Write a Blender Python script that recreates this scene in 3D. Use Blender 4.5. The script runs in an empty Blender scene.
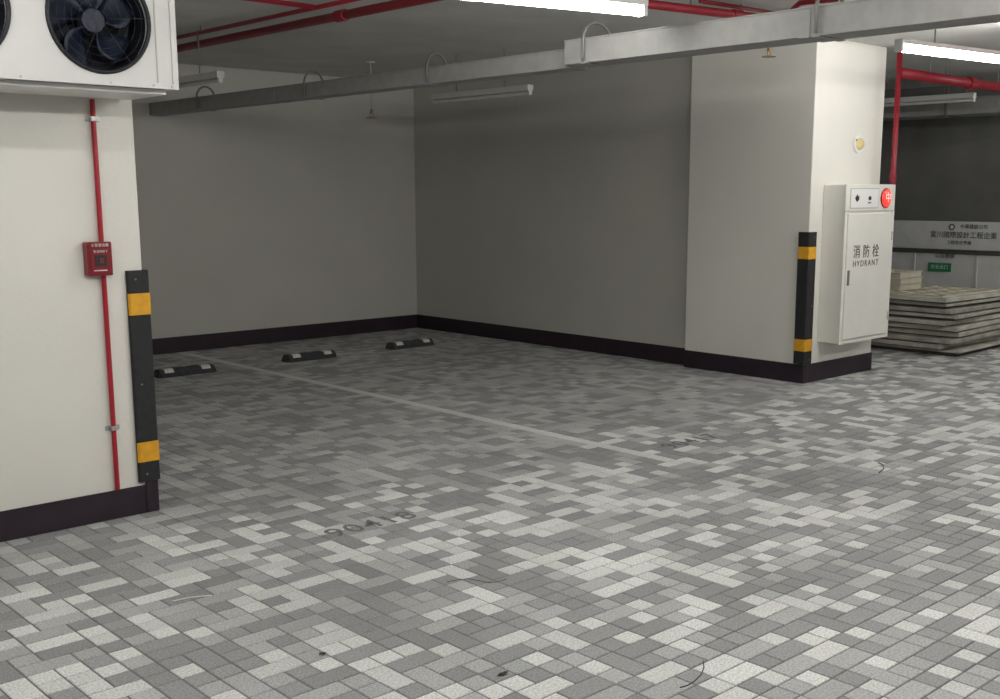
import bpy, bmesh, math, random
from mathutils import Vector, Matrix, Euler
random.seed(11)
S = bpy.context.scene
COL = S.collection
PI = math.pi
S.view_settings.view_transform = 'Standard'

# ------------------------------------------------------------------ camera
PITCH = math.radians(9.95); YAW = math.radians(43.4); FPX = 1111.0; CX = 527.0; CY = 388.0; H = 1.5
cd = bpy.data.cameras.new('camera'); cam = bpy.data.objects.new('camera', cd); COL.objects.link(cam)
cam.location = (0, 0, H); cam.rotation_euler = (PI/2 - PITCH, 0, -YAW)
cd.sensor_width = 36; cd.lens = FPX/1000*36
cd.shift_x = -(CX-500)/1000; cd.shift_y = (CY-349.5)/1000
cd.clip_start = .05
S.camera = cam
def ray(u, v):
    xr = (u-CX)/FPX; yr = (v-CY)/FPX
    f = math.cos(PITCH) - yr*math.sin(PITCH); d = yr*math.cos(PITCH) + math.sin(PITCH)
    return Vector((f*math.sin(YAW)+xr*math.cos(YAW), f*math.cos(YAW)-xr*math.sin(YAW), -d))
def hit(u, v, axis, val):
    r = ray(u, v); o = Vector((0, 0, H)); t = (val-o[axis])/r[axis]
    return o + r*t

# ------------------------------------------------------------------ materials
def mat(name, col, rough=.6, metal=0, noise=0, nscale=8, bump=0, bscale=60, emit=0, ecol=None, detail=4):
    m = bpy.data.materials.new(name); m.use_nodes = True
    nt = m.node_tree; b = nt.nodes['Principled BSDF']
    b.inputs['Base Color'].default_value = (*col, 1); b.inputs['Roughness'].default_value = rough
    b.inputs['Metallic'].default_value = metal
    tc = nt.nodes.new('ShaderNodeTexCoord')
    n = nt.nodes.new('ShaderNodeTexNoise'); n.inputs['Scale'].default_value = nscale; n.inputs['Detail'].default_value = detail
    nt.links.new(tc.outputs['Object'], n.inputs['Vector'])
    mr = nt.nodes.new('ShaderNodeMapRange'); mr.inputs['From Min'].default_value = .3; mr.inputs['From Max'].default_value = .7
    mr.inputs['To Min'].default_value = 1-noise; mr.inputs['To Max'].default_value = 1+noise*.4
    nt.links.new(n.outputs['Fac'], mr.inputs['Value'])
    mx = nt.nodes.new('ShaderNodeVectorMath'); mx.operation = 'SCALE'; mx.inputs[0].default_value = col
    nt.links.new(mr.outputs['Result'], mx.inputs['Scale']); nt.links.new(mx.outputs[0], b.inputs['Base Color'])
    if bump:
        n2 = nt.nodes.new('ShaderNodeTexNoise'); n2.inputs['Scale'].default_value = bscale
        nt.links.new(tc.outputs['Object'], n2.inputs['Vector'])
        bp = nt.nodes.new('ShaderNodeBump'); bp.inputs['Strength'].default_value = bump; bp.inputs['Distance'].default_value = .01
        nt.links.new(n2.outputs['Fac'], bp.inputs['Height']); nt.links.new(bp.outputs['Normal'], b.inputs['Normal'])
    if emit:
        b.inputs['Emission Color'].default_value = (*(ecol or col), 1); b.inputs['Emission Strength'].default_value = emit
    return m
M = {}
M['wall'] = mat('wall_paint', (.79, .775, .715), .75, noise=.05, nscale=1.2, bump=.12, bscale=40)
M['wall_shaded'] = mat('bay_wall_shaded', (.53, .522, .475), .8, noise=.06, nscale=1.0, bump=.12, bscale=40)  # same wall paint, darkened so the bay's dimness sits in the colour
M['wall_far'] = mat('far_concrete_dimmed', (.18, .18, .17), .9, noise=.25, nscale=2, bump=.2)  # coloured dark to stand in for the lack of light beyond the pillar
M['wall_hid'] = mat('grey_wall_paint', (.45, .44, .42), .9, noise=.1, nscale=2)
M['ceiling'] = mat('ceiling_concrete', (.66, .655, .63), .9, noise=.12, nscale=2, bump=.2, bscale=20)
M['base'] = mat('plum_black_paint', (.022, .011, .021), .55, noise=.3, nscale=10, bump=.1)
M['rubber'] = mat('black_rubber', (.018, .018, .020), .7, noise=.3, nscale=30, bump=.15, bscale=120)
M['dull'] = mat('dusty_rubber', (.050, .050, .053), .95, noise=.3, nscale=30)
M['yellow'] = mat('yellow_reflective', (.80, .40, .02), .45, noise=.18, nscale=25)
M['white_refl'] = mat('white_reflective', (.75, .75, .72), .4, noise=.25, nscale=40)
M['red'] = mat('red_pipe_paint', (.28, .010, .022), .45, noise=.2, nscale=12)
M['red2'] = mat('red_conduit_paint', (.40, .012, .025), .4, noise=.1, nscale=12)
M['redbox'] = mat('red_plastic', (.21, .008, .015), .35, noise=.1, nscale=20)
M['galv'] = mat('galvanised_steel', (.32, .318, .305), .7, metal=.05, noise=.12, nscale=15)
M['zinc'] = mat('clip_zinc', (.5, .5, .5), .4, metal=.7, noise=.1)
M['rodm'] = mat('dull_rod', (.2, .2, .19), .6, metal=.4, noise=.1)
M['cream'] = mat('cream_cabinet_paint', (.82, .81, .75), .35, noise=.04, nscale=4)
M['creamd'] = mat('dark_cream_paint', (.50, .49, .44), .4, noise=.05)  # darker cream for hinges, button frame and panel seam
M['ac'] = mat('unit_white_enamel', (.74, .735, .71), .4, noise=.06, nscale=5)
M['dark'] = mat('dark_interior', (.006, .008, .014), .6, noise=.2)
M['blade'] = mat('fan_blade_navy', (.012, .018, .040), .45, noise=.2, nscale=10)
M['guard'] = mat('guard_wire', (.018, .020, .027), .5, metal=.3, noise=.1)
M['fixture'] = mat('fixture_white', (.60, .60, .58), .45, noise=.05)
M['fixture_off'] = mat('fixture_dusty', (.62, .62, .59), .5, noise=.05)
M['tube_on'] = mat('tube_lit', (1, 1, 1), .4, emit=66, ecol=(1.0, .985, .95))
M['tube_fill'] = mat('tube_lit_fill', (1, 1, 1), .4, emit=142, ecol=(1.0, .985, .95))  # boosted tubes for the added fill lamps out of view
M['tube_off'] = mat('tube_unlit', (.66, .66, .64), .3, noise=.03)
M['ink'] = mat('dark_ink', (.03, .03, .035), .6, noise=.1)
M['brown_ink'] = mat('brown_grey_ink', (.10, .045, .040), .6, noise=.1)
M['sign_ink'] = mat('grey_ink', (.07, .07, .08), .6, noise=.1)
M['floor_ink'] = mat('worn_floor_paint', (.165, .167, .17), .8, noise=.35, nscale=40)
M['lamp'] = mat('red_lamp', (.6, .02, .02), .3, emit=1.3, ecol=(1, .05, .035))
M['lampw'] = mat('lamp_symbol', (.9, .5, .45), .4, emit=1.0, ecol=(1, .55, .50))
M['amber'] = mat('amber_dome', (.75, .62, .30), .2, noise=.1)
M['brass'] = mat('brass', (.35, .22, .10), .4, metal=.7, noise=.1)
M['board'] = mat('board_white', (.66, .67, .66), .5, noise=.1, nscale=5)
M['green'] = mat('green_sign', (.02, .25, .10), .5, noise=.1)
M['panel'] = mat('panel_grey_cream', (.52, .50, .43), .6, noise=.3, nscale=6)
M['panel2'] = mat('panel_dusty', (.36, .345, .30), .8, noise=.35, nscale=8)
M['panel3'] = mat('panel_dirty', (.44, .42, .36), .7, noise=.35, nscale=7)
M['shadow'] = mat('shadow_grey', (.12, .117, .105), .9, noise=.3)  # sheet rims coloured dark as shadow in the gaps between decks
M['tray'] = mat('tray_cream', (.62, .585, .47), .5, noise=.15)
M['leaf'] = mat('dead_leaf', (.06, .035, .02), .8, noise=.4, nscale=80)
M['scrap'] = mat('white_scrap', (.75, .75, .73), .7, noise=.1)
M['wire'] = mat('dark_wire', (.02, .02, .02), .5, noise=.1)
M['glass'] = mat('grey_window', (.05, .05, .055), .15, noise=.1)
M['grout'] = mat('grout', (.15, .15, .147), .95, noise=.4, nscale=3)
M['plate'] = mat('white_plate', (.85, .85, .83), .4, noise=.03)

def paver_mat():
    m = bpy.data.materials.new('stone_pavers'); m.use_nodes = True; nt = m.node_tree; b = nt.nodes['Principled BSDF']
    at = nt.nodes.new('ShaderNodeVertexColor'); at.layer_name = 'tone'
    tc = nt.nodes.new('ShaderNodeTexCoord')
    n = nt.nodes.new('ShaderNodeTexNoise'); n.inputs['Scale'].default_value = 130; n.inputs['Detail'].default_value = 3
    n2 = nt.nodes.new('ShaderNodeTexNoise'); n2.inputs['Scale'].default_value = 1.1; n2.inputs['Detail'].default_value = 5
    for q in (n, n2): nt.links.new(tc.outputs['Object'], q.inputs['Vector'])
    a = nt.nodes.new('ShaderNodeMapRange'); a.inputs['From Min'].default_value = .3; a.inputs['From Max'].default_value = .7
    a.inputs['To Min'].default_value = .68; a.inputs['To Max'].default_value = 1.28
    c = nt.nodes.new('ShaderNodeMapRange'); c.inputs['From Min'].default_value = .3; c.inputs['From Max'].default_value = .7
    c.inputs['To Min'].default_value = .84; c.inputs['To Max'].default_value = 1.08
    nt.links.new(n.outputs['Fac'], a.inputs['Value']); nt.links.new(n2.outputs['Fac'], c.inputs['Value'])
    mu = nt.nodes.new('ShaderNodeMath'); mu.operation = 'MULTIPLY'
    nt.links.new(a.outputs['Result'], mu.inputs[0]); nt.links.new(c.outputs['Result'], mu.inputs[1])
    sc = nt.nodes.new('ShaderNodeVectorMath'); sc.operation = 'SCALE'
    nt.links.new(at.outputs['Color'], sc.inputs[0]); nt.links.new(mu.outputs[0], sc.inputs['Scale'])
    nt.links.new(sc.outputs[0], b.inputs['Base Color'])
    b.inputs['Roughness'].default_value = .62
    bp = nt.nodes.new('ShaderNodeBump'); bp.inputs['Strength'].default_value = .25; bp.inputs['Distance'].default_value = .004
    nt.links.new(n.outputs['Fac'], bp.inputs['Height']); nt.links.new(bp.outputs['Normal'], b.inputs['Normal'])
    return m
M['paver'] = paver_mat()

# ------------------------------------------------------------------ mesh helpers
class MB:
    def __init__(s): s.bm = bmesh.new()
    def box(s, x0, x1, y0, y1, z0, z1):
        r = bmesh.ops.create_cube(s.bm, size=1)
        for v in r['verts']:
            v.co = Vector(((x0+x1)/2+v.co.x*(x1-x0), (y0+y1)/2+v.co.y*(y1-y0), (z0+z1)/2+v.co.z*(z1-z0)))
        return s
    def rod(s, p0, p1, r, seg=16, r2=None):
        p0 = Vector(p0); p1 = Vector(p1); d = p1-p0
        res = bmesh.ops.create_cone(s.bm, cap_ends=True, segments=seg, radius1=r, radius2=r if r2 is None else r2, depth=d.length)
        q = d.to_track_quat('Z', 'Y').to_matrix().to_4x4()
        bmesh.ops.transform(s.bm, matrix=Matrix.Translation((p0+p1)/2) @ q, verts=res['verts'])
        return s
    def tube(s, pts, r, seg=10, closed=False):
        pts = [Vector(p) for p in pts]; n = len(pts); rings = []
        up = Vector((0, 0, 1)); px = None
        for i, p in enumerate(pts):
            a = pts[(i-1) % n] if (closed or i > 0) else p
            b = pts[(i+1) % n] if (closed or i < n-1) else p
            t = (b-a).normalized()
            x = t.cross(up)
            if x.length < 1e-3: x = px if px is not None else t.cross(Vector((1, 0, 0)))
            x = (x - t*x.dot(t)).normalized()
            if px is not None and x.dot(px) < 0: x = -x
            px = x
            y = t.cross(x).normalized()
            rings.append([s.bm.verts.new(p + x*math.cos(2*PI*k/seg)*r + y*math.sin(2*PI*k/seg)*r) for k in range(seg)])
        for i in range(n if closed else n-1):
            A = rings[i]; B = rings[(i+1) % n]
            for k in range(seg):
                s.bm.faces.new((A[k], A[(k+1) % seg], B[(k+1) % seg], B[k]))
        if not closed:
            s.bm.faces.new(rings[0][::-1]); s.bm.faces.new(rings[-1])
        return s
    def prism(s, poly, axis, a, b):
        def P(q, t):
            if axis == 0: return Vector((t, q[0], q[1]))
            if axis == 1: return Vector((q[0], t, q[1]))
            return Vector((q[0], q[1], t))
        A = [s.bm.verts.new(P(q, a)) for q in poly]; B = [s.bm.verts.new(P(q, b)) for q in poly]
        n = len(poly)
        s.bm.faces.new(A); s.bm.faces.new(B[::-1])
        for i in range(n): s.bm.faces.new((A[i], B[i], B[(i+1) % n], A[(i+1) % n]))
        return s
    def frame(s, x0, x1, y0, y1, w, z0, z1):
        O = [(x0, y0), (x1, y0), (x1, y1), (x0, y1)]; I = [(x0+w, y0+w), (x1-w, y0+w), (x1-w, y1-w), (x0+w, y1-w)]
        V = [[s.bm.verts.new((p[0], p[1], z)) for p in L] for z in (z0, z1) for L in (O, I)]
        a, b, c, d = V
        for i in range(4):
            j = (i+1) % 4
            s.bm.faces.new((a[i], a[j], c[j], c[i])); s.bm.faces.new((b[i], d[i], d[j], b[j]))
            s.bm.faces.new((c[i], c[j], d[j], d[i])); s.bm.faces.new((a[i], b[i], b[j], a[j]))
        return s
    def dome(s, c, r, nrm, flat=1.0, seg=20, rings=8):
        nrm = Vector(nrm); q = nrm.to_track_quat('Z', 'Y').to_matrix().to_4x4()
        res = bmesh.ops.create_uvsphere(s.bm, u_segments=seg, v_segments=rings*2, radius=r)
        kill = [v for v in res['verts'] if v.co.z < -1e-4]
        keep = [v for v in res['verts'] if v.co.z >= -1e-4]
        for v in keep: v.co.z *= flat
        bmesh.ops.transform(s.bm, matrix=Matrix.Translation(Vector(c)) @ q, verts=keep)
        bmesh.ops.delete(s.bm, geom=kill, context='VERTS')
        return s
    def build(s, name, m, parent=None, bevel=0, smooth=False, org=None):
        o_ = Vector(org) if org is not None else Vector((0, 0, 0))
        if parent is not None:
            q = parent; o_ = Vector((0, 0, 0))
            while q is not None: o_ += q.location; q = q.parent
        bmesh.ops.recalc_face_normals(s.bm, faces=s.bm.faces)
        for v in s.bm.verts: v.co -= o_
        me = bpy.data.meshes.new(name); s.bm.to_mesh(me); s.bm.free()
        me.materials.append(m)
        if smooth:
            for p in me.polygons: p.use_smooth = True
        o = bpy.data.objects.new(name, me); COL.objects.link(o)
        if parent is not None: o.parent = parent
        else: o.location = o_
        if bevel:
            bv = o.modifiers.new('bevel', 'BEVEL'); bv.width = bevel; bv.segments = 2; bv.limit_method = 'ANGLE'
        return o
def tag(o, label=None, cat=None, group=None, kind=None):
    if label: o['label'] = label
    if cat: o['category'] = cat
    if group: o['group'] = group
    if kind: o['kind'] = kind
    return o
def thing(name, loc, label, cat, group=None):
    o = bpy.data.objects.new(name, None); COL.objects.link(o); o.location = loc; o.empty_display_size = .1
    return tag(o, label, cat, group)
def struct(o, label=None, cat=None):
    o['kind'] = 'structure'
    if label: tag(o, label, cat)
    return o
def dup(o, loc=None, parent=None):
    c = o.copy(); COL.objects.link(c)
    if parent is not None: c.parent = parent
    if loc is not None: c.location = loc
    for ch in list(o.children): dup(ch, None, c)
    return c
DIRS = {'-Y': (PI/2, 0, 0), '-X': (PI/2, 0, -PI/2), 'Z': (0, 0, 0)}
def text(name, body, size, m, loc, face, parent=None, sx=1, bold=0, spacing=1):
    cu = bpy.data.curves.new(name, 'FONT'); cu.body = body; cu.size = size; cu.align_x = 'CENTER'; cu.align_y = 'CENTER'
    cu.extrude = .0006; cu.offset = bold; cu.space_character = spacing
    t = bpy.data.objects.new('tmp', cu); COL.objects.link(t)
    dg = bpy.context.evaluated_depsgraph_get(); dg.update()
    me = bpy.data.meshes.new_from_object(t.evaluated_get(dg)); me.name = name
    bpy.data.objects.remove(t)
    R = Euler(DIRS[face]).to_matrix()
    for v in me.vertices:
        v.co = R @ Vector((v.co.x*sx, v.co.y, v.co.z))
    me.materials.clear(); me.materials.append(m)
    o = bpy.data.objects.new(name, me); COL.objects.link(o)
    L = Vector(loc)
    if parent is not None:
        q = parent
        while q is not None: L -= q.location; q = q.parent
        o.parent = parent
    o.location = L
    return o

# ------------------------------------------------------------------ setting
XW = 7.70      # right wall
XP = 7.62      # pillar face
YB = 9.95      # back wall
YL = 4.97      # left wall face
XL = 2.25
YP = 4.85; XP2 = 8.66
X0, X1, Y0, Y1 = -3.0, 12.2, -3.0, YB
CEIL = 2.68
def build_floor():
    c = .0875; gap = .0028; lip = .0020
    nx = int(math.ceil((X1-X0)/c)); ny = int(math.ceil((Y1-Y0)/c))
    used = [[False]*ny for _ in range(nx)]
    V = []; Fc = []; mi = []; cols = []
    def tone(cx, cy):
        r = random.random()
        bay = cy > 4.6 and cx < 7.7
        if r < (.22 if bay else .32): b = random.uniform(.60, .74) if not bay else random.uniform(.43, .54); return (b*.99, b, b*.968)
        if r < .60: b = random.uniform(.38, .46); return (b*.99, b, b*.995)
        b = random.uniform(.255, .32); return (b*.99, b, b*1.005)
    line_i = int(round((4.80-X0)/c))
    for j in range(ny):
        for i in range(nx):
            if used[i][j]: continue
            w = h = 1
            cx = X0+(i+.5)*c; cy = Y0+(j+.5)*c
            online = (i == line_i and cy > 3.95)
            r = random.random()
            if online:
                if j+1 < ny: h = 2
            elif r < .24 and i+1 < nx and not used[i+1][j] and not (i+1 == line_i and cy > 3.95): w = 2
            elif r < .32 and j+1 < ny and not used[i][j+1]: h = 2
            for a in range(w):
                for b in range(h): used[i+a][j+b] = True
            x0 = X0+i*c+gap; x1 = X0+(i+w)*c-gap; y0 = Y0+j*c+gap; y1 = Y0+(j+h)*c-gap
            z = random.uniform(-.0006, 0)
            k = len(V)
            V += [(x0, y0, -.003), (x1, y0, -.003), (x1, y1, -.003), (x0, y1, -.003),
                  (x0+lip, y0+lip, z), (x1-lip, y0+lip, z), (x1-lip, y1-lip, z), (x0+lip, y1-lip, z)]
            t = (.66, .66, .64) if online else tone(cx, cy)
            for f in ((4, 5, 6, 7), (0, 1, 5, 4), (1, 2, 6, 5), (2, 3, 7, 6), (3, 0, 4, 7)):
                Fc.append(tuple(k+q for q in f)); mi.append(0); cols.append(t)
    k = len(V)
    XE = X0+nx*c; YE = Y0+ny*c
    V += [(X0, Y0, -.003), (XE, Y0, -.003), (XE, YE, -.003), (X0, YE, -.003)]
    V += [(X0, Y0, -.1), (XE, Y0, -.1), (XE, YE, -.1), (X0, YE, -.1)]
    for f in ((0, 1, 2, 3), (7, 6, 5, 4), (0, 4, 5, 1), (1, 5, 6, 2), (2, 6, 7, 3), (3, 7, 4, 0)):
        Fc.append(tuple(k+q for q in f)); mi.append(1); cols.append((.1, .1, .1))
    me = bpy.data.meshes.new('floor'); me.from_pydata(V, [], Fc)
    me.materials.append(M['paver']); me.materials.append(M['grout'])
    me.polygons.foreach_set('material_index', mi)
    ca = me.color_attributes.new('tone', 'FLOAT_COLOR', 'CORNER')
    buf = []
    for f, t in zip(Fc, cols): buf += [t[0], t[1], t[2], 1.0]*len(f)
    ca.data.foreach_set('color', buf)
    me.update()
    o = bpy.data.objects.new('floor', me); COL.objects.link(o)
    struct(o, 'grey and off-white mosaic of small square and rectangular stone pavers', 'floor')
build_floor()
T = .2
struct(MB().box(X0-T, X1+T, Y0-T, Y1+T, CEIL, CEIL+.2).build('ceiling', M['ceiling']), 'grey concrete garage ceiling', 'ceiling')
struct(MB().box(XL, X1+T, YB, YB+T, -.1, CEIL).build('wall_back', M['wall_shaded']), 'cream painted wall behind the wheel stops', 'wall')
struct(MB().box(XW, XW+.2, YP+1.2, YB, -.05, CEIL).build('wall_right', M['wall_shaded']), 'cream painted wall along the right of the parking bay', 'wall')
struct(MB().box(XP, XP2, YP, YP+1.2, -.05, CEIL).build('wall_pillar', M['wall'], bevel=.006), 'cream pillar carrying the hydrant cabinet', 'pillar')
struct(MB().box(X0-T, XL, YL, YB+T, -.05, CEIL).build('wall_left', M['wall'], bevel=.006), 'bright cream wall below the twin fan unit', 'wall')
struct(MB().box(X1, X1+T, Y0, Y1, -.1, CEIL).build('wall_far', M['wall_far']), 'wall behind the stacked panels, coloured dark as if unlit', 'wall')
struct(MB().box(X0-T, X1+T, Y0-T, Y0, -.1, CEIL).build('wall_front', M['wall_hid']), 'garage wall behind the viewer', 'wall')
struct(MB().box(X0-T, X0, Y0, YL, -.1, CEIL).build('wall_side', M['wall_hid']), 'garage wall left of the viewer', 'wall')
bt = .008; BH = .15
struct(MB().box(XL, XW, YB-bt, YB-.0005, 0, BH).build('baseboard_back', M['base']), 'plum black painted skirting along the back wall', 'baseboard')
struct(MB().box(XW-bt, XW-.0005, YP+1.2, YB-bt, 0, BH).build('baseboard_right', M['base']), 'plum black painted skirting along the right wall', 'baseboard')
m = MB().box(XP-bt, XP, YP-bt, YP+1.2, 0, BH).box(XP, XP2+bt, YP-bt, YP, 0, BH).box(XP2, XP2+bt, YP, YP+1.2, 0, BH)
struct(m.build('baseboard_pillar', M['base']), 'plum black painted skirting around the pillar foot', 'baseboard')
m = MB().box(X0, XL+bt, YL-bt, YL, 0, .135).box(XL, XL+bt, YL, YB-bt, 0, .135)
struct(m.build('baseboard_left', M['base']), 'plum black painted skirting at the foot of the left wall', 'baseboard')

# ------------------------------------------------------------------ corner guards
def guard(loc, side, label, ztop, bands):
    t = thing('corner_guard', loc, label, 'corner guard', None)
    th = .014
    def prof(th, L, s):
        o0 = bt
        pts = [(-L, -o0), (-L, -o0-th*.5), (-L+.008, -o0-th)]
        R = .012
        cx, cy = o0+th-R, -o0-th+R
        for k in range(7):
            a = -PI/2 + k*(PI/2)/6
            pts.append((cx+R*math.cos(a), cy+R*math.sin(a)))
        pts += [(o0+th, L-.008), (o0+th*.5, L), (o0, L), (o0, -o0)]
        if s < 0: pts = [(-p[0], p[1]) for p in pts]
        return pts
    x, y, z = loc
    L = .085
    def W(pts): return [(p[0]+x, p[1]+y) for p in pts]
    MB().prism(W(prof(th, L, side)), 2, .155, ztop).build('body', M['rubber'], t)
    for z0, z1 in bands:
        MB().prism(W(prof(th+.0025, L-.001, side)), 2, z0, z1).build('reflective_band', M['yellow'], t)
    for zz in (.19, .62, ztop-.04):
        MB().rod((x-side*.045, y-bt-th-.003, zz), (x-side*.045, y-bt-th+.002, zz), .005, 12).build('screw', M['rodm'], t)
    MB().prism(W(prof(.006, .05, side)), 2, 0.002, .152).build('foot', M['base'], t)
    return t
guard((XL, YL, 0), 1, 'black rubber corner guard with two yellow bands beside the red conduit', 1.15, ((.250, .345), (.945, 1.045)))
guard((XP, YP, 0), -1, 'black rubber corner guard with two yellow bands beside the hydrant cabinet', 1.20, ((.26, .355), (.99, 1.085)))

# ------------------------------------------------------------------ wheel stops
def wheel_stop(loc, label):
    t = thing('wheel_stop', loc, label, 'wheel stop', 'wheel stops in front of the back wall')
    x, y, z = loc; L = .53
    poly = [(y-.075, 0), (y-.062, .036), (y-.040, .062), (y+.040, .062), (y+.062, .036), (y+.075, 0)]
    MB().prism(poly, 0, x-L/2+.02, x+L/2-.02).build('body', M['dull'], t, bevel=.003)
    for s in (-1, 1):
        e = x+s*(L/2-.02)
        MB().prism([(min(e, e+s*.02), 0), (max(e, e+s*.02), 0), (e, .05)] , 1, y-.055, y+.055).build('end_cap', M['dull'], t, bevel=.003)
        cx = x+s*.165
        p = [(y-.0625, .0362), (y-.0405, .0628), (y+.010, .0628), (y+.010, .0642), (y-.041, .0645), (y-.0645, .0372)]
        MB().prism(p, 0, cx-.040, cx+.040).build('reflector', M['white_refl'], t)
    MB().rod((x, y, .060), (x, y, .066), .012, 12).build('bolt', M['rodm'], t)
    return t
ws = wheel_stop((4.25, 8.68, 0), 'black rubber wheel stop nearest the left wall, first of three')
for X, Y, l in ((5.48, 8.70, 'black rubber wheel stop in the middle of the three'), (6.66, 8.73, 'black rubber wheel stop nearest the wall corner, farthest of three')):
    d = dup(ws, (X, Y, 0)); d['label'] = l

# ------------------------------------------------------------------ floor numbers
def floor_text(body, u, v, size, label):
    p = hit(u, v, 2, 0)
    o = text('bay_number', body, size, M['floor_ink'], (p.x, p.y, .0004), 'Z', bold=.001, spacing=1.15)
    tag(o, label, 'painted number')
floor_text('90418', 372, 524, .17, 'worn grey bay number painted on pavers nearer the red conduit wall')
floor_text('90417', 691, 441, .17, 'worn grey bay number painted on pavers in front of the pillar')

# ------------------------------------------------------------------ hydrant cabinet
hx0, hx1 = 7.80, 8.545; hy1 = YP-.001; hy0 = YP-.205; hz0, hz1 = .32, 1.565
t = thing('hydrant_cabinet', (hx0, YP, hz0), 'cream metal fire hydrant cabinet with glowing red lamp on pillar', 'hydrant cabinet')
MB().box(hx0, hx1, hy0+.012, hy1, hz0, hz1).build('body', M['cream'], t, bevel=.006)
MB().box(hx0-.006, hx1+.006, hy0, hy0+.014, hz1-.205, hz1+.004).build('lamp_panel', M['cream'], t, bevel=.004)
door = MB().box(hx0+.035, hx1-.03, hy0-.006, hy0+.012, hz0+.03, hz1-.225).build('door', M['cream'], t, bevel=.004)
m = MB()
m.box(hx0-.006, hx0+.027, hy0, hy0+.014, hz0-.004, hz1-.207).box(hx1-.022, hx1+.006, hy0, hy0+.014, hz0-.004, hz1-.207)
m.box(hx0+.026, hx1-.021, hy0+.001, hy0+.014, hz0-.004, hz0+.022)
m.build('frame', M['cream'], t)
MB().box(hx0+.055, hx0+.085, hy0-.012, hy0-.006, hz0+.46, hz0+.58).build('handle', M['rodm'], door, bevel=.003)
for zz in (.14, .80):
    MB().rod((hx1-.026, hy0-.004, hz0+zz), (hx1-.026, hy0-.004, hz0+zz+.07), .007, 10).build('hinge', M['creamd'], door)
dx = hx0+.325
for k, ch in enumerate('消防栓'):
    text('lettering', ch, .112, M['brown_ink'], (dx+(k-1)*.145, hy0-.0085, 1.035), '-Y', door, sx=.95)
text('lettering', 'HYDRANT', .068, M['brown_ink'], (dx, hy0-.0080, .945), '-Y', door, sx=1.0, spacing=1.35)
lz = hz1-.105; lx = hx1-.15
MB().rod((lx, hy0, lz), (lx, hy0-.010, lz), .080, 32).build('lamp_ring', M['redbox'], t, bevel=.003)
lamp_ = MB().dome((lx, hy0-.009, lz), .072, (0, -1, 0), .22, 28).build('lamp_lens', M['lamp'], t, smooth=True)
text('symbol', '中', .085, M['lampw'], (lx, hy0-.0265, lz), '-Y', lamp_)
# one long framed strip with two small symbols
pl = MB().box(hx0+.055, hx0+.485, hy0-.003, hy0, lz-.080, lz+.080).build('button_frame', M['creamd'], t)
MB().box(hx0+.062, hx0+.478, hy0-.0045, hy0-.002, lz-.073, lz+.073).build('button_plate', M['plate'], pl)
MB().rod((hx0+.15, hy0-.004, lz), (hx0+.15, hy0-.013, lz), .020, 20).build('push_button', M['ink'], pl)
MB().prism([(hx0+.120, lz), (hx0+.15, lz-.030), (hx0+.180, lz), (hx0+.15, lz+.030)], 1, hy0-.0060, hy0-.0040).build('mark', M['ink'], pl)
MB().rod((hx0+.34, hy0-.004, lz), (hx0+.34, hy0-.011, lz), .016, 20).build('telephone_jack', M['ink'], pl)
MB().box(hx0+.318, hx0+.362, hy0-.0060, hy0-.0040, lz-.040, lz-.031).build('mark', M['ink'], pl)

# strobe above it
p = hit(857, 144, 1, YP)
t = thing('wall_strobe', (p.x, YP, p.z), 'small round strobe with amber dome above the hydrant cabinet', 'strobe')
MB().rod((p.x, YP-.001, p.z), (p.x, YP-.022, p.z), .072, 28).build('base_plate', M['plate'], t, bevel=.004)
MB().dome((p.x, YP-.02, p.z), .048, (0, -1, 0), .75, 24).build('dome', M['amber'], t, smooth=True)
MB().rod((p.x-.050, YP-.02, p.z+.03), (p.x-.050, YP-.028, p.z+.03), .008, 10).build('screw', M['brass'], t)

# ------------------------------------------------------------------ red conduit on left wall
pa = hit(92.5, 98, 1, YL-.02); pb = hit(117.5, 484, 1, YL-.02)
cxp = (pa.x+pb.x)/2
yc = YL-.016
q = hit(99, 259, 1, YL-.05)
bx_, bz_ = q.x, q.z
t = thing('red_conduit', (cxp, YL, 0), 'thin red conduit running down the bright left wall', 'conduit')
MB().rod((cxp, yc, .14), (cxp, yc, bz_-.076), .011, 14).build('tube', M['red2'], t)
MB().rod((cxp, yc, bz_+.076), (cxp, yc, 1.905), .011, 14).build('tube', M['red2'], t)
for (u, v) in ((93, 119), (113, 428)):
    q = hit(u, v, 1, yc)
    m = MB().box(cxp-.034, cxp+.034, YL-.004, YL-.0005, q.z-.011, q.z+.011)
    m.box(cxp-.016, cxp+.016, YL-.031, YL-.003, q.z-.010, q.z+.010)
    c_ = m.build('clip', M['zinc'], t, bevel=.002)
    for s in (-1, 1):
        MB().rod((cxp+s*.026, YL-.004, q.z), (cxp+s*.026, YL-.007, q.z), .005, 8).build('screw', M['zinc'], c_)
t = thing('fire_call_point', (bx_, YL, bz_), 'small red fire alarm call point box on the red conduit', 'fire alarm')
MB().box(bx_-.052, bx_+.060, YL-.055, YL-.001, bz_-.075, bz_+.075).build('housing', M['redbox'], t, bevel=.006)
fc = MB().box(bx_-.040, bx_+.048, YL-.060, YL-.053, bz_-.060, bz_+.045).build('front_plate', M['redbox'], t, bevel=.002)
text('lettering', '火警發信機', .016, M['white_refl'], (bx_+.005, YL-.0565, bz_+.060), '-Y', t)
MB().box(bx_-.022, bx_+.030, YL-.0625, YL-.0595, bz_-.032, bz_+.018).build('dark_window', M['glass'], fc, bevel=.001)
text('lettering', '緊急時按下', .013, M['white_refl'], (bx_+.005, YL-.0610, bz_+.033), '-Y', fc)
MB().box(bx_-.004, bx_+.014, YL-.0665, YL-.0615, bz_-.018, bz_+.004).build('push_tab', M['redbox'], fc)
MB().box(bx_-.03, bx_+.03, YL-.0618, YL-.0595, bz_-.053, bz_-.048).build('white_line', M['white_refl'], fc)

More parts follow.
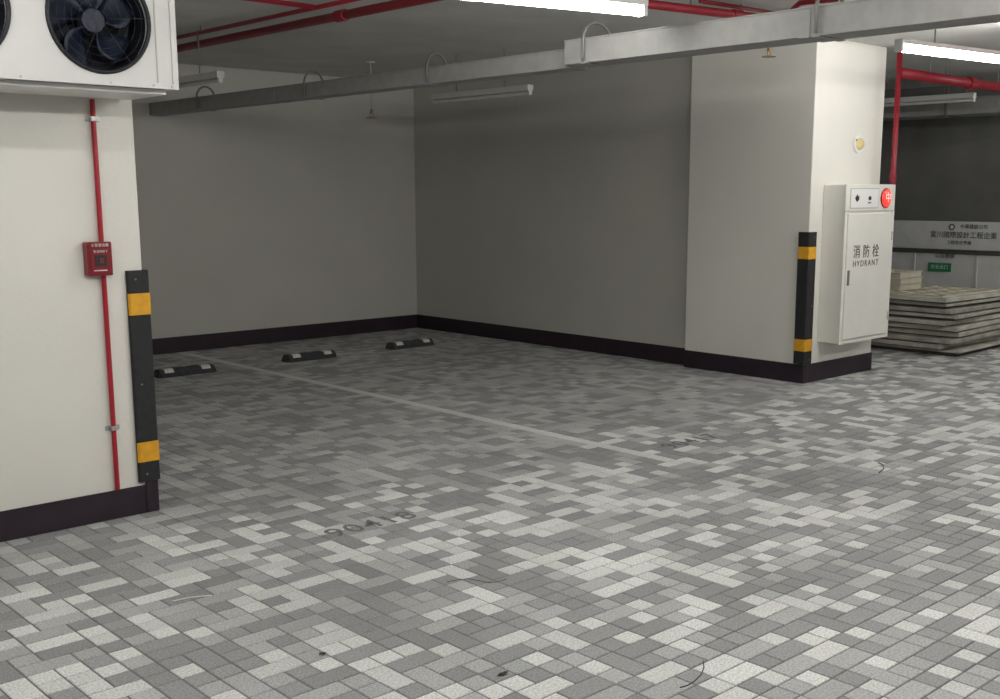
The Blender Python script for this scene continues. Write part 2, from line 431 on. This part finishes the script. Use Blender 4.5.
# ------------------------------------------------------------------ twin fan unit
ax1 = 2.237; ay0 = 4.50; az0, az1 = 1.93, 2.48; ax0 = 1.01
fz = 2.180; fxs = (1.922, 1.372); FR = .200
x_s = (1.10, 1.65, 2.17)
t = thing('fan_coil_unit', ((ax0+ax1)/2, (ay0+YL)/2, az0), 'white wall-hung unit with two dark axial fans above red conduit', 'cooling unit')
m = MB()
m.box(ax0, ax1, ay0+.02, YL-.004, az0, az0+.012).box(ax0, ax1, ay0+.02, YL-.004, az1-.012, az1)
m.box(ax0, ax0+.012, ay0+.02, YL-.004, az0+.011, az1-.011).box(ax1-.012, ax1, ay0+.02, YL-.004, az0+.011, az1-.011)
m.box(ax0+.011, ax1-.011, YL-.016, YL-.004, az0+.011, az1-.011)
m.build('casing', M['ac'], t)
m = MB()
def plate(x0, x1, hole=None):
    z0, z1 = az0, az1
    if hole is None:
        m.box(x0, x1, ay0, ay0+.02, z0, z1); return
    angs = [2*PI*k/64 for k in range(64)]
    for (cx_, cz_) in ((x0, z0), (x1, z0), (x1, z1), (x0, z1)):
        angs.append(math.atan2(cz_-fz, cx_-hole) % (2*PI))
    angs = sorted(angs)
    ins = []; out = []; ib = []
    for a in angs:
        c, s_ = math.cos(a), math.sin(a)
        tx = ((x1-hole)/c if c > 1e-9 else (x0-hole)/c if c < -1e-9 else 1e9)
        tz = ((z1-fz)/s_ if s_ > 1e-9 else (z0-fz)/s_ if s_ < -1e-9 else 1e9)
        tt = min(tx, tz)
        out.append(m.bm.verts.new((hole+c*tt, ay0, fz+s_*tt)))
        ins.append(m.bm.verts.new((hole+c*FR, ay0, fz+s_*FR)))
        ib.append(m.bm.verts.new((hole+c*FR, ay0+.02, fz+s_*FR)))
    n = len(angs)
    for k in range(n):
        l = (k+1) % n
        m.bm.faces.new((out[k], out[l], ins[l], ins[k])); m.bm.faces.new((ins[k], ins[l], ib[l], ib[k]))
plate(x_s[2], ax1); plate(x_s[1], x_s[2], fxs[0]); plate(x_s[0], x_s[1], fxs[1]); plate(ax0, x_s[0])
m.build('front_panel', M['ac'], t)
m = MB().box(ax0-.004, ax1+.004, ay0-.008, ay0, az0-.004, az0+.018)
m.box(ax1-.02, ax1+.004, ay0-.008, ay0, az0+.017, az1)
m.build('edge_trim', M['ac'], t)
MB().box(2.150, 2.155, ay0-.003, ay0, az0+.02, az1).build('panel_seam', M['creamd'], t)
MB().box(ax0+.02, ax1-.02, ay0+.06, YL-.06, az0-.022, az0-.001).build('drain_tray', M['ac'], t, bevel=.003)
for xx in (1.25, 1.6, 1.95, 2.13, 2.21):
    MB().rod((xx, ay0-.008, az0+.007), (xx, ay0-.011, az0+.007), .005, 8).build('screw', M['zinc'], t)
for fx in fxs:
    hub = MB().rod((fx, ay0+.055, fz), (fx, ay0+.12, fz), .048, 24).build('fan', M['blade'], t, bevel=.004)
    for k in range(5):
        a0 = 2*PI*k/5+.25
        bmb = MB(); grid = []
        for i in range(7):
            r = .045+(FR-.02-.045)*i/6; row = []
            wd = .42+.22*math.sin(PI*i/6)*1.2
            sk = .35*(i/6)**1.5
            for j in range(6):
                s_ = j/5-.5
                a = a0+sk+s_*wd*1.6
                row.append(bmb.bm.verts.new((fx+r*math.cos(a), ay0+.095+s_*.075*(1-.35*i/6)+.012*math.cos(PI*s_), fz+r*math.sin(a))))
            grid.append(row)
        for i in range(6):
            for j in range(5): bmb.bm.faces.new((grid[i][j], grid[i+1][j], grid[i+1][j+1], grid[i][j+1]))
        b_ = bmb.build('blade', M['blade'], hub, smooth=True)
        so = b_.modifiers.new('thick', 'SOLIDIFY'); so.thickness = .003
    def circ(r, y, n=56): return [(fx+r*math.cos(2*PI*k/n), y, fz+r*math.sin(2*PI*k/n)) for k in range(n)]
    MB().tube(circ(FR+.003, ay0-.005), .009, 10, True).build('bell_mouth', M['guard'], hub, smooth=True)
    g = MB()
    for rr in [.03+.028*k for k in range(6)]:
        g.tube(circ(rr, ay0-.010, 40), .0009, 5, True)
    for k in range(6):
        a = 2*PI*k/6+.1
        g.rod((fx+.03*math.cos(a), ay0-.009, fz+.03*math.sin(a)), (fx+FR*math.cos(a), ay0-.009, fz+FR*math.sin(a)), .0013, 6)
    g.build('wire_guard', M['guard'], hub)
    sh = MB(); n = 48
    A = [sh.bm.verts.new((fx+FR*math.cos(2*PI*k/n), ay0+.021, fz+FR*math.sin(2*PI*k/n))) for k in range(n)]
    B = [sh.bm.verts.new((fx+FR*.98*math.cos(2*PI*k/n), ay0+.18, fz+FR*.98*math.sin(2*PI*k/n))) for k in range(n)]
    for k in range(n): sh.bm.faces.new((A[k], A[(k+1) % n], B[(k+1) % n], B[k]))
    sh.bm.faces.new(B)
    sh.build('shroud', M['dark'], hub)
for xx in (ax0+.1, ax1-.1):
    MB().rod((xx, (ay0+YL)/2, az1), (xx, (ay0+YL)/2, CEIL), .006, 8).build('hanging_rod', M['rodm'], t)

# ------------------------------------------------------------------ trunking
def trunk(x0, x1, z0, z1, ya, yb, straps, label):
    t = thing('cable_trunking', ((x0+x1)/2, ya, z0), label, 'cable trunking', 'cable trunking runs')
    MB().box(x0, x1, ya, yb, z0, z1).build('body', M['galv'], t, bevel=.003)
    MB().box(x0-.003, x1+.003, ya, yb, z1, z1+.008).build('lid', M['galv'], t, bevel=.002)
    for ys in straps:
        pts = []
        xc = (x0+x1)/2; w = (x1-x0)/2+.014
        pts.append((xc-w, ys, z0+.01)); pts.append((xc-w, ys, z1))
        for k in range(1, 12):
            a = PI-PI*k/12
            pts.append((xc+w*math.cos(a), ys, z1+.095*math.sin(a)))
        pts.append((xc+w, ys, z1)); pts.append((xc+w, ys, z0+.01))
        h = MB().tube(pts, .0085, 8).build('hanger_hoop', M['rodm'], t, smooth=True)
        MB().box(x0-.012, x1+.012, ys-.02, ys+.02, z0-.006, z0-.0005).build('cradle', M['galv'], h)
    for yj in [y for y in (3.0, 7.8) if ya < y < yb]:
        MB().box(x0-.003, x1+.003, yj-.03, yj+.03, z0-.003, z0+(z1-z0)*.9).build('joint_sleeve', M['galv'], t)
    return t
trunk(4.66, 4.80, 2.20, 2.30, 4.56, YB-.002, (9.0, 7.32, 5.86), 'slimmer galvanised trunking running to the back wall')
trunk(4.60, 4.80, 2.21, 2.335, -2.99, 4.56, (4.40, 2.93), 'wide galvanised trunking overhead nearest the viewer')

# ------------------------------------------------------------------ red pipes
def pipe(pts, r, label, couplings=(), cat='pipe', hang=()):
    t = thing('sprinkler_pipe', pts[0], label, cat, 'red overhead pipes')
    MB().tube(pts, r, 14).build('tube', M['red'], t, smooth=True)
    for (a, b) in couplings:
        MB().rod(a, b, r*1.3, 16).build('coupling', M['red'], t, bevel=.003)
    for h in hang:
        h = Vector(h)
        MB().rod(h, (h.x, h.y, CEIL+.005), .005, 8).build('hanger_rod', M['rodm'], t)
    return t
pipe([(4.16, -2.99, 2.60), (4.16, 9.94, 2.60)], .028, 'long red pipe running toward the back wall under the ceiling',
     [((4.16, 6.05, 2.6), (4.16, 6.15, 2.6)), ((4.16, 4.56, 2.6), (4.16, 4.64, 2.6))], hang=[(4.16, 5, 2.6), (4.16, 8, 2.6)])
pipe([(3.98, 4.5, 2.63), (3.98, 8.2, 2.63)], .014, 'thin red pipe beside the long red pipe', hang=[(3.98, 5.2, 2.63), (3.98, 7.6, 2.63)])
pipe([(2.27, 6.1, 2.63), (3.965, 6.1, 2.63)], .015, 'thin red branch pipe crossing at right angles beyond the fan unit', hang=[(3.0, 6.1, 2.63)])
a = hit(640, 3, 2, 2.60); b = hit(785, 21, 2, 2.60)
d = (b-a).normalized(); a0 = a-d*.45
pipe([a0, b, b+d*.06+Vector((0, 0, .03)), b+d*.08+Vector((0, 0, .075))], .026, 'red branch pipe just beyond the lit lamp at top centre',
     [(a+d*.75, a+d*.83)], hang=[a+d*.4])
a = hit(700, 1, 2, 2.655); b = hit(780, 14, 2, 2.655)
pipe([a, b], .012, 'thin red pipe above the branch pipe beside trunking', hang=[a.lerp(b, .5)])
Z_ = 2.58
q0 = hit(797, 17, 2, Z_); q1 = hit(793, 9, 2, Z_+.03); q2 = hit(800, 3, 2, Z_+.04); q3 = hit(815, 1, 2, Z_+.04); q4 = hit(838, -1, 2, Z_+.04)
pipe([q0, q1, q2, q3, q4], .016, 'short curved red elbow pipe beside the wide trunking', hang=[q3])
pipe([(5.25, 3.3, 2.61), (8.8, 3.3, 2.61)], .042, 'thick red main pipe with couplings behind the trunking',
     [((5.75, 3.3, 2.61), (5.85, 3.3, 2.61)), ((6.2, 3.3, 2.61), (6.3, 3.3, 2.61)), ((6.5, 3.3, 2.61), (6.56, 3.3, 2.61))], hang=[(7.0, 3.3, 2.61), (8.5, 3.3, 2.61)])
pipe([(8.70, 4.74, 2.47), (10.95, 4.74, 2.47)], .042, 'thick red pipe beyond the pillar under the ceiling', [((9.9, 4.74, 2.47), (10.0, 4.74, 2.47))], hang=[(9.2, 4.74, 2.47), (10.5, 4.74, 2.47)])
pipe([(8.67, 4.74, 2.675), (8.67, 4.74, 1.56), (8.665, 4.74, 1.51), (8.63, 4.74, 1.49), (8.548, 4.74, 1.49)], .022, 'vertical red pipe feeding the hydrant cabinet',
     [((8.67, 4.74, 1.66), (8.67, 4.74, 1.60))])

# ------------------------------------------------------------------ lamps
def lamp(rz, x, y, z, mt, label, L=1.2):
    t = thing('tube_lamp', (x, y, z), label, 'tube lamp', 'overhead batten lamps')
    h = L/2
    off = mt is M['tube_off']
    fm = M['fixture_off'] if off else M['fixture']
    hh = .048 if off else .030; rr = .014 if off else .022
    MB().box(x-h, x+h, y-.03, y+.03, z+rr+.004, z+rr+.004+hh).build('housing', fm, t, bevel=.004)
    for s in (-1, 1):
        e = x+s*(h-.012)
        MB().box(e-.012, e+.012, y-rr-.004, y+rr+.004, z-rr-.002, z+rr+.005).build('lamp_holder', fm, t, bevel=.003)
    MB().rod((x-h+.025, y, z), (x+h-.025, y, z), rr, 16).build('tube', mt, t)
    for s in (-1, 1):
        e = x+s*h*.5
        MB().rod((e, y, z+rr+hh), (e, y, CEIL+.005), .005, 8).build('hanging_rod', M['rodm'], t)
    t.rotation_euler.z = rz
    return t
def lamp_px(u, v, z, rz, L, mt, label, end=1):
    p = hit(u, v, 2, z)
    lamp(rz, p.x-end*math.cos(rz)*L/2, p.y-end*math.sin(rz)*L/2, z, mt, label, L)
lamp_px(645, 12, 2.38, math.radians(-14), 1.2, M['tube_on'], 'lit tube lamp hanging in front of the trunking, top centre')
lamp_px(898, 48, 2.40, math.radians(-8), 1.5, M['tube_on'], 'lit tube lamp hanging in front of the pillar, top right', -1)
lamp(0, .5, 3.55, 2.40, M['tube_on'], 'lit tube lamp left of the viewer before the left wall')
lamp(0, 1.5, 1.5, 2.45, M['tube_fill'], 'added fill tube lamp out of view above the viewer')  # this and the next two are added to brighten the near floor
lamp(0, 3.9, 1.2, 2.45, M['tube_fill'], 'added fill tube lamp out of view right of the viewer')
lamp(0, 6.9, 1.0, 2.45, M['tube_fill'], 'added fill tube lamp out of view far right of the viewer')
lamp(0, 10.9, 2.6, 2.45, M['tube_fill'], 'added fill tube lamp out of view, lighting the stacked panels')  # added out of view to brighten the boards and sheets
lamp(PI/2, 6.40, 7.35, 2.30, M['tube_off'], 'unlit tube lamp in front of the right wall', 1.25)
lamp(PI/2, 4.08, 8.15, 2.30, M['tube_off'], 'unlit tube lamp beside the fan unit over the bay', 1.25)
lamp(PI/2, 10.4, 5.5, 2.36, M['tube_off'], 'unlit tube lamp in the dark area beyond the pillar', 1.2)

# ------------------------------------------------------------------ sprinklers
def sprinkler(x, y, z, label):
    t = thing('fire_sprinkler', (x, y, z), label, 'sprinkler', 'pendant sprinklers')
    MB().rod((x, y, CEIL-.012), (x, y, CEIL+.004), .04, 16).build('ceiling_rose', M['ceiling'], t)
    MB().rod((x, y, z+.05), (x, y, CEIL-.005), .006, 10).build('drop_pipe', M['wall_hid'], t)
    MB().rod((x, y, z+.02), (x, y, z+.06), .016, 12, .012).build('nozzle', M['brass'], t)
    m = MB()
    m.tube([(x-.012, y, z+.022), (x-.022, y, z+.002), (x-.003, y, z-.015), (x+.003, y, z-.015), (x+.022, y, z+.002), (x+.012, y, z+.022)], .003, 6)
    m.build('yoke', M['brass'], t)
    MB().rod((x, y, z-.020), (x, y, z-.015), .050, 18).build('deflector', M['brass'], t)
sprinkler(6.17, 8.6, 2.20, 'pendant sprinkler hanging near the wall corner')
sprinkler(6.85, 4.75, 2.47, 'pendant sprinkler hanging before the pillar')

# ------------------------------------------------------------------ area beyond the pillar
bx0 = 11.62
def bh(u, v): return hit(u, v, 0, bx0)
t = thing('sign_board', (bx0, 5.4, 0), 'long white board with dark lettering rows behind the stacked panels', 'board')
MB().box(bx0, bx0+.03, 4.0, 6.8, .90, 1.20).build('face', M['board'], t, bevel=.004)
for yy in (4.1, 5.4, 6.7): MB().box(bx0+.03, bx0+.07, yy-.02, yy+.02, 0.001, 1.18).build('post', M['rodm'], t)
lp = bh(952, 227)
MB().tube([(bx0-.003, lp.y+.028*math.cos(2*PI*k/20), lp.z+.028*math.sin(2*PI*k/20)) for k in range(20)], .007, 6, True).build('logo_ring', M['sign_ink'], t)
q = bh(974, 227); text('lettering', '中華建設公司', .050, M['sign_ink'], (bx0-.002, q.y, q.z), '-X', t, bold=.0004)
q = bh(963, 235.5); text('lettering', '富川國際設計工程企業', .074, M['sign_ink'], (bx0-.002, q.y, q.z), '-X', t, bold=.0004)
q = bh(959, 243); text('lettering', '工程告示專線', .046, M['sign_ink'], (bx0-.002, q.y, q.z), '-X', t, bold=.0003)
bx1 = 11.45
t = thing('barrier_panel', (bx1, 5.4, 0), 'lower white barrier panel with green plate behind the stacked panels', 'barrier')
MB().box(bx1, bx1+.04, 4.0, 6.8, .02, .87).build('face', M['board'], t, bevel=.006)
for yy in (4.55, 5.25, 5.95, 6.55):
    MB().box(bx1-.010, bx1, yy-.010, yy+.010, .04, .86).build('rib', M['board'], t)
MB().box(bx1-.015, bx1, 4.0, 6.8, .861, .872).build('top_rail', M['shadow'], t)
q = hit(945, 256, 0, bx1); text('lettering', '公司專線', .055, M['sign_ink'], (bx1-.012, q.y, q.z), '-X', t)
p = hit(940, 267, 0, bx1)
g = MB().box(bx1-.016, bx1-.012, p.y-.13, p.y+.13, p.z-.045, p.z+.045).build('green_plate', M['green'], t)
text('lettering', '安全出口', .050, M['white_refl'], (bx1-.0175, p.y, p.z), '-X', g)
for yy in (4.3, 5.5, 6.6): MB().box(bx1-.15, bx1+.15, yy-.03, yy+.03, 0.001, .02).build('foot', M['rodm'], t)
# stack of sheets
n = 10; pitch = .055
ords = ['second', 'third', 'fourth', 'fifth']
names = ['bottom'] + [o+' from bottom' for o in ords] + [o+' from top' for o in ords[::-1]] + ['topmost']
for k in range(n):
    ox = random.uniform(-.08, .06); oy = random.uniform(-.08, .06); rz = random.uniform(-.06, .06)
    z0 = .002+k*pitch
    cx_, cy_ = 10.48+ox, 5.32+oy
    t = thing('formwork_panel', (cx_, cy_, z0), 'thin dirty pale square sheet, %s of the stack beyond the pillar' % names[k], 'panel', 'sheets stacked beyond the pillar')
    hx_, hy_ = .62, .60
    mm = (M['panel'], M['panel3'], M['panel2'], M['panel3'], M['panel'])[k % 5] if k < n-1 else M['panel']
    th = random.choice((.020, .030, .042))
    MB().box(cx_-hx_, cx_+hx_, cy_-hy_, cy_+hy_, z0+.0545-th, z0+.0545).build('deck', mm, t, bevel=.003)
    MB().frame(cx_-hx_+.05, cx_+hx_-.05, cy_-hy_+.05, cy_+hy_-.05, .05, z0, z0+.0543-th).build('rim', M['shadow'], t)
    if k == n-1:
        m = MB()
        for i in range(6):
            a = cx_-hx_+.1+i*(2*hx_-.2)/5; b = cy_-hy_+.1+i*(2*hy_-.2)/5
            m.box(a-.025, a+.025, cy_-hy_+.07, cy_+hy_-.07, z0+.0545, z0+.0665)
            m.box(cx_-hx_+.07, cx_+hx_-.07, b-.025, b+.025, z0+.0545, z0+.0665)
        m.build('rib_grid', M['tray'], t)
    t.rotation_euler.z = rz
ztop = .002+(n-1)*pitch+.067
for k in range(3):
    z0 = ztop+k*.060
    cx_, cy_ = 10.25+random.uniform(-.01, .01), 5.50
    t = thing('storage_tray', (cx_, cy_, z0), 'shallow cream plastic tray, %s of three on the stacked sheets' % ('lowest', 'middle', 'uppermost')[k], 'tray', 'cream trays on the stacked sheets')
    MB().box(cx_-.2, cx_+.2, cy_-.14, cy_+.14, z0, z0+.006).build('base', M['tray'], t)
    MB().frame(cx_-.21, cx_+.21, cy_-.15, cy_+.15, .01, z0+.001, z0+.048).build('side_wall', M['tray'], t, bevel=.002)
    MB().frame(cx_-.222, cx_+.222, cy_-.162, cy_+.162, .022, z0+.048, z0+.058).build('lip', M['tray'], t, bevel=.002)
# grey duct in the dark zone
t = thing('air_duct', (11.2, 5.5, 2.1), 'grey rectangular duct in the dark area beyond the pillar', 'duct')
MB().box(11.05, 11.5, 4.0, 7.5, 2.28, 2.45).build('body', M['galv'], t, bevel=.004)
for yy in (4.6, 5.5, 6.4):
    f = MB().box(11.035, 11.515, yy-.015, yy+.015, 2.265, 2.465).build('flange', M['rodm'], t)
    for xx in (11.08, 11.47): MB().rod((xx, yy, 2.465), (xx, yy, CEIL), .006, 8).build('hanging_rod', M['rodm'], f)

# ------------------------------------------------------------------ litter
def wirepiece(pix, r, m, name, label, cat, z=.0):
    pts = [hit(u, v, 2, 0) for u, v in pix]
    P = []
    for i in range(len(pts)-1):
        for k in range(4):
            q = pts[i].lerp(pts[i+1], k/4); P.append(Vector((q.x, q.y, r+z)))
    P.append(Vector((pts[-1].x, pts[-1].y, r+z)))
    o = MB().tube(P, r, 6).build(name, m, None, org=P[0], smooth=True)
    tag(o, label, cat)
wirepiece([(703, 661), (704, 668), (701, 675), (694, 682), (687, 686), (680, 688)], .0018, M['wire'], 'wire_scrap', 'thin dark bent wire scrap on pavers at lower right', 'wire')
wirepiece([(447, 582), (458, 580), (468, 579), (479, 581), (489, 583), (498, 582), (507, 579)], .0013, M['wire'], 'twig', 'thin dark curved twig on pavers in mid floor', 'twig')
wirepiece([(172, 602), (190, 598), (212, 596)], .0025, M['scrap'], 'string_scrap', 'thin pale string scrap on pavers at left', 'string')
wirepiece([(878, 463), (883, 465), (884, 469), (879, 473)], .0025, M['wire'], 'cord_scrap', 'small dark curled cord on pavers before the cabinet', 'cord')
def litter(u, v, r, m, name, label, cat, asp=.5):
    p = hit(u, v, 2, 0)
    mb = MB(); n_ = 12
    c = mb.bm.verts.new((p.x, p.y, .008)); R_ = []
    for k in range(n_):
        a = 2*PI*k/n_; rr = r*(1+random.uniform(-.3, .3))
        R_.append(mb.bm.verts.new((p.x+rr*math.cos(a), p.y+rr*asp*math.sin(a), .0015+random.uniform(0, .010))))
    for k in range(n_): mb.bm.faces.new((c, R_[k], R_[(k+1) % n_]))
    o = mb.build(name, m, None, org=(p.x, p.y, 0))
    so = o.modifiers.new('t', 'SOLIDIFY'); so.thickness = .0012
    tag(o, label, cat)
litter(503, 675, .018, M['leaf'], 'dead_leaf', 'small crumpled brown leaf on pavers near the bottom edge', 'leaf')
litter(222, 560, .022, M['scrap'], 'paper_scrap', 'small white paper scrap on pavers near the left skirting', 'paper')
litter(322, 655, .011, M['leaf'], 'dirt_crumb', 'small dark crumb of dirt on pavers at lower left', 'debris', .9)

# ------------------------------------------------------------------ world
w = bpy.data.worlds.new('world'); S.world = w; w.use_nodes = True
w.node_tree.nodes['Background'].inputs['Color'].default_value = (.5, .52, .55, 1)
w.node_tree.nodes['Background'].inputs['Strength'].default_value = .05
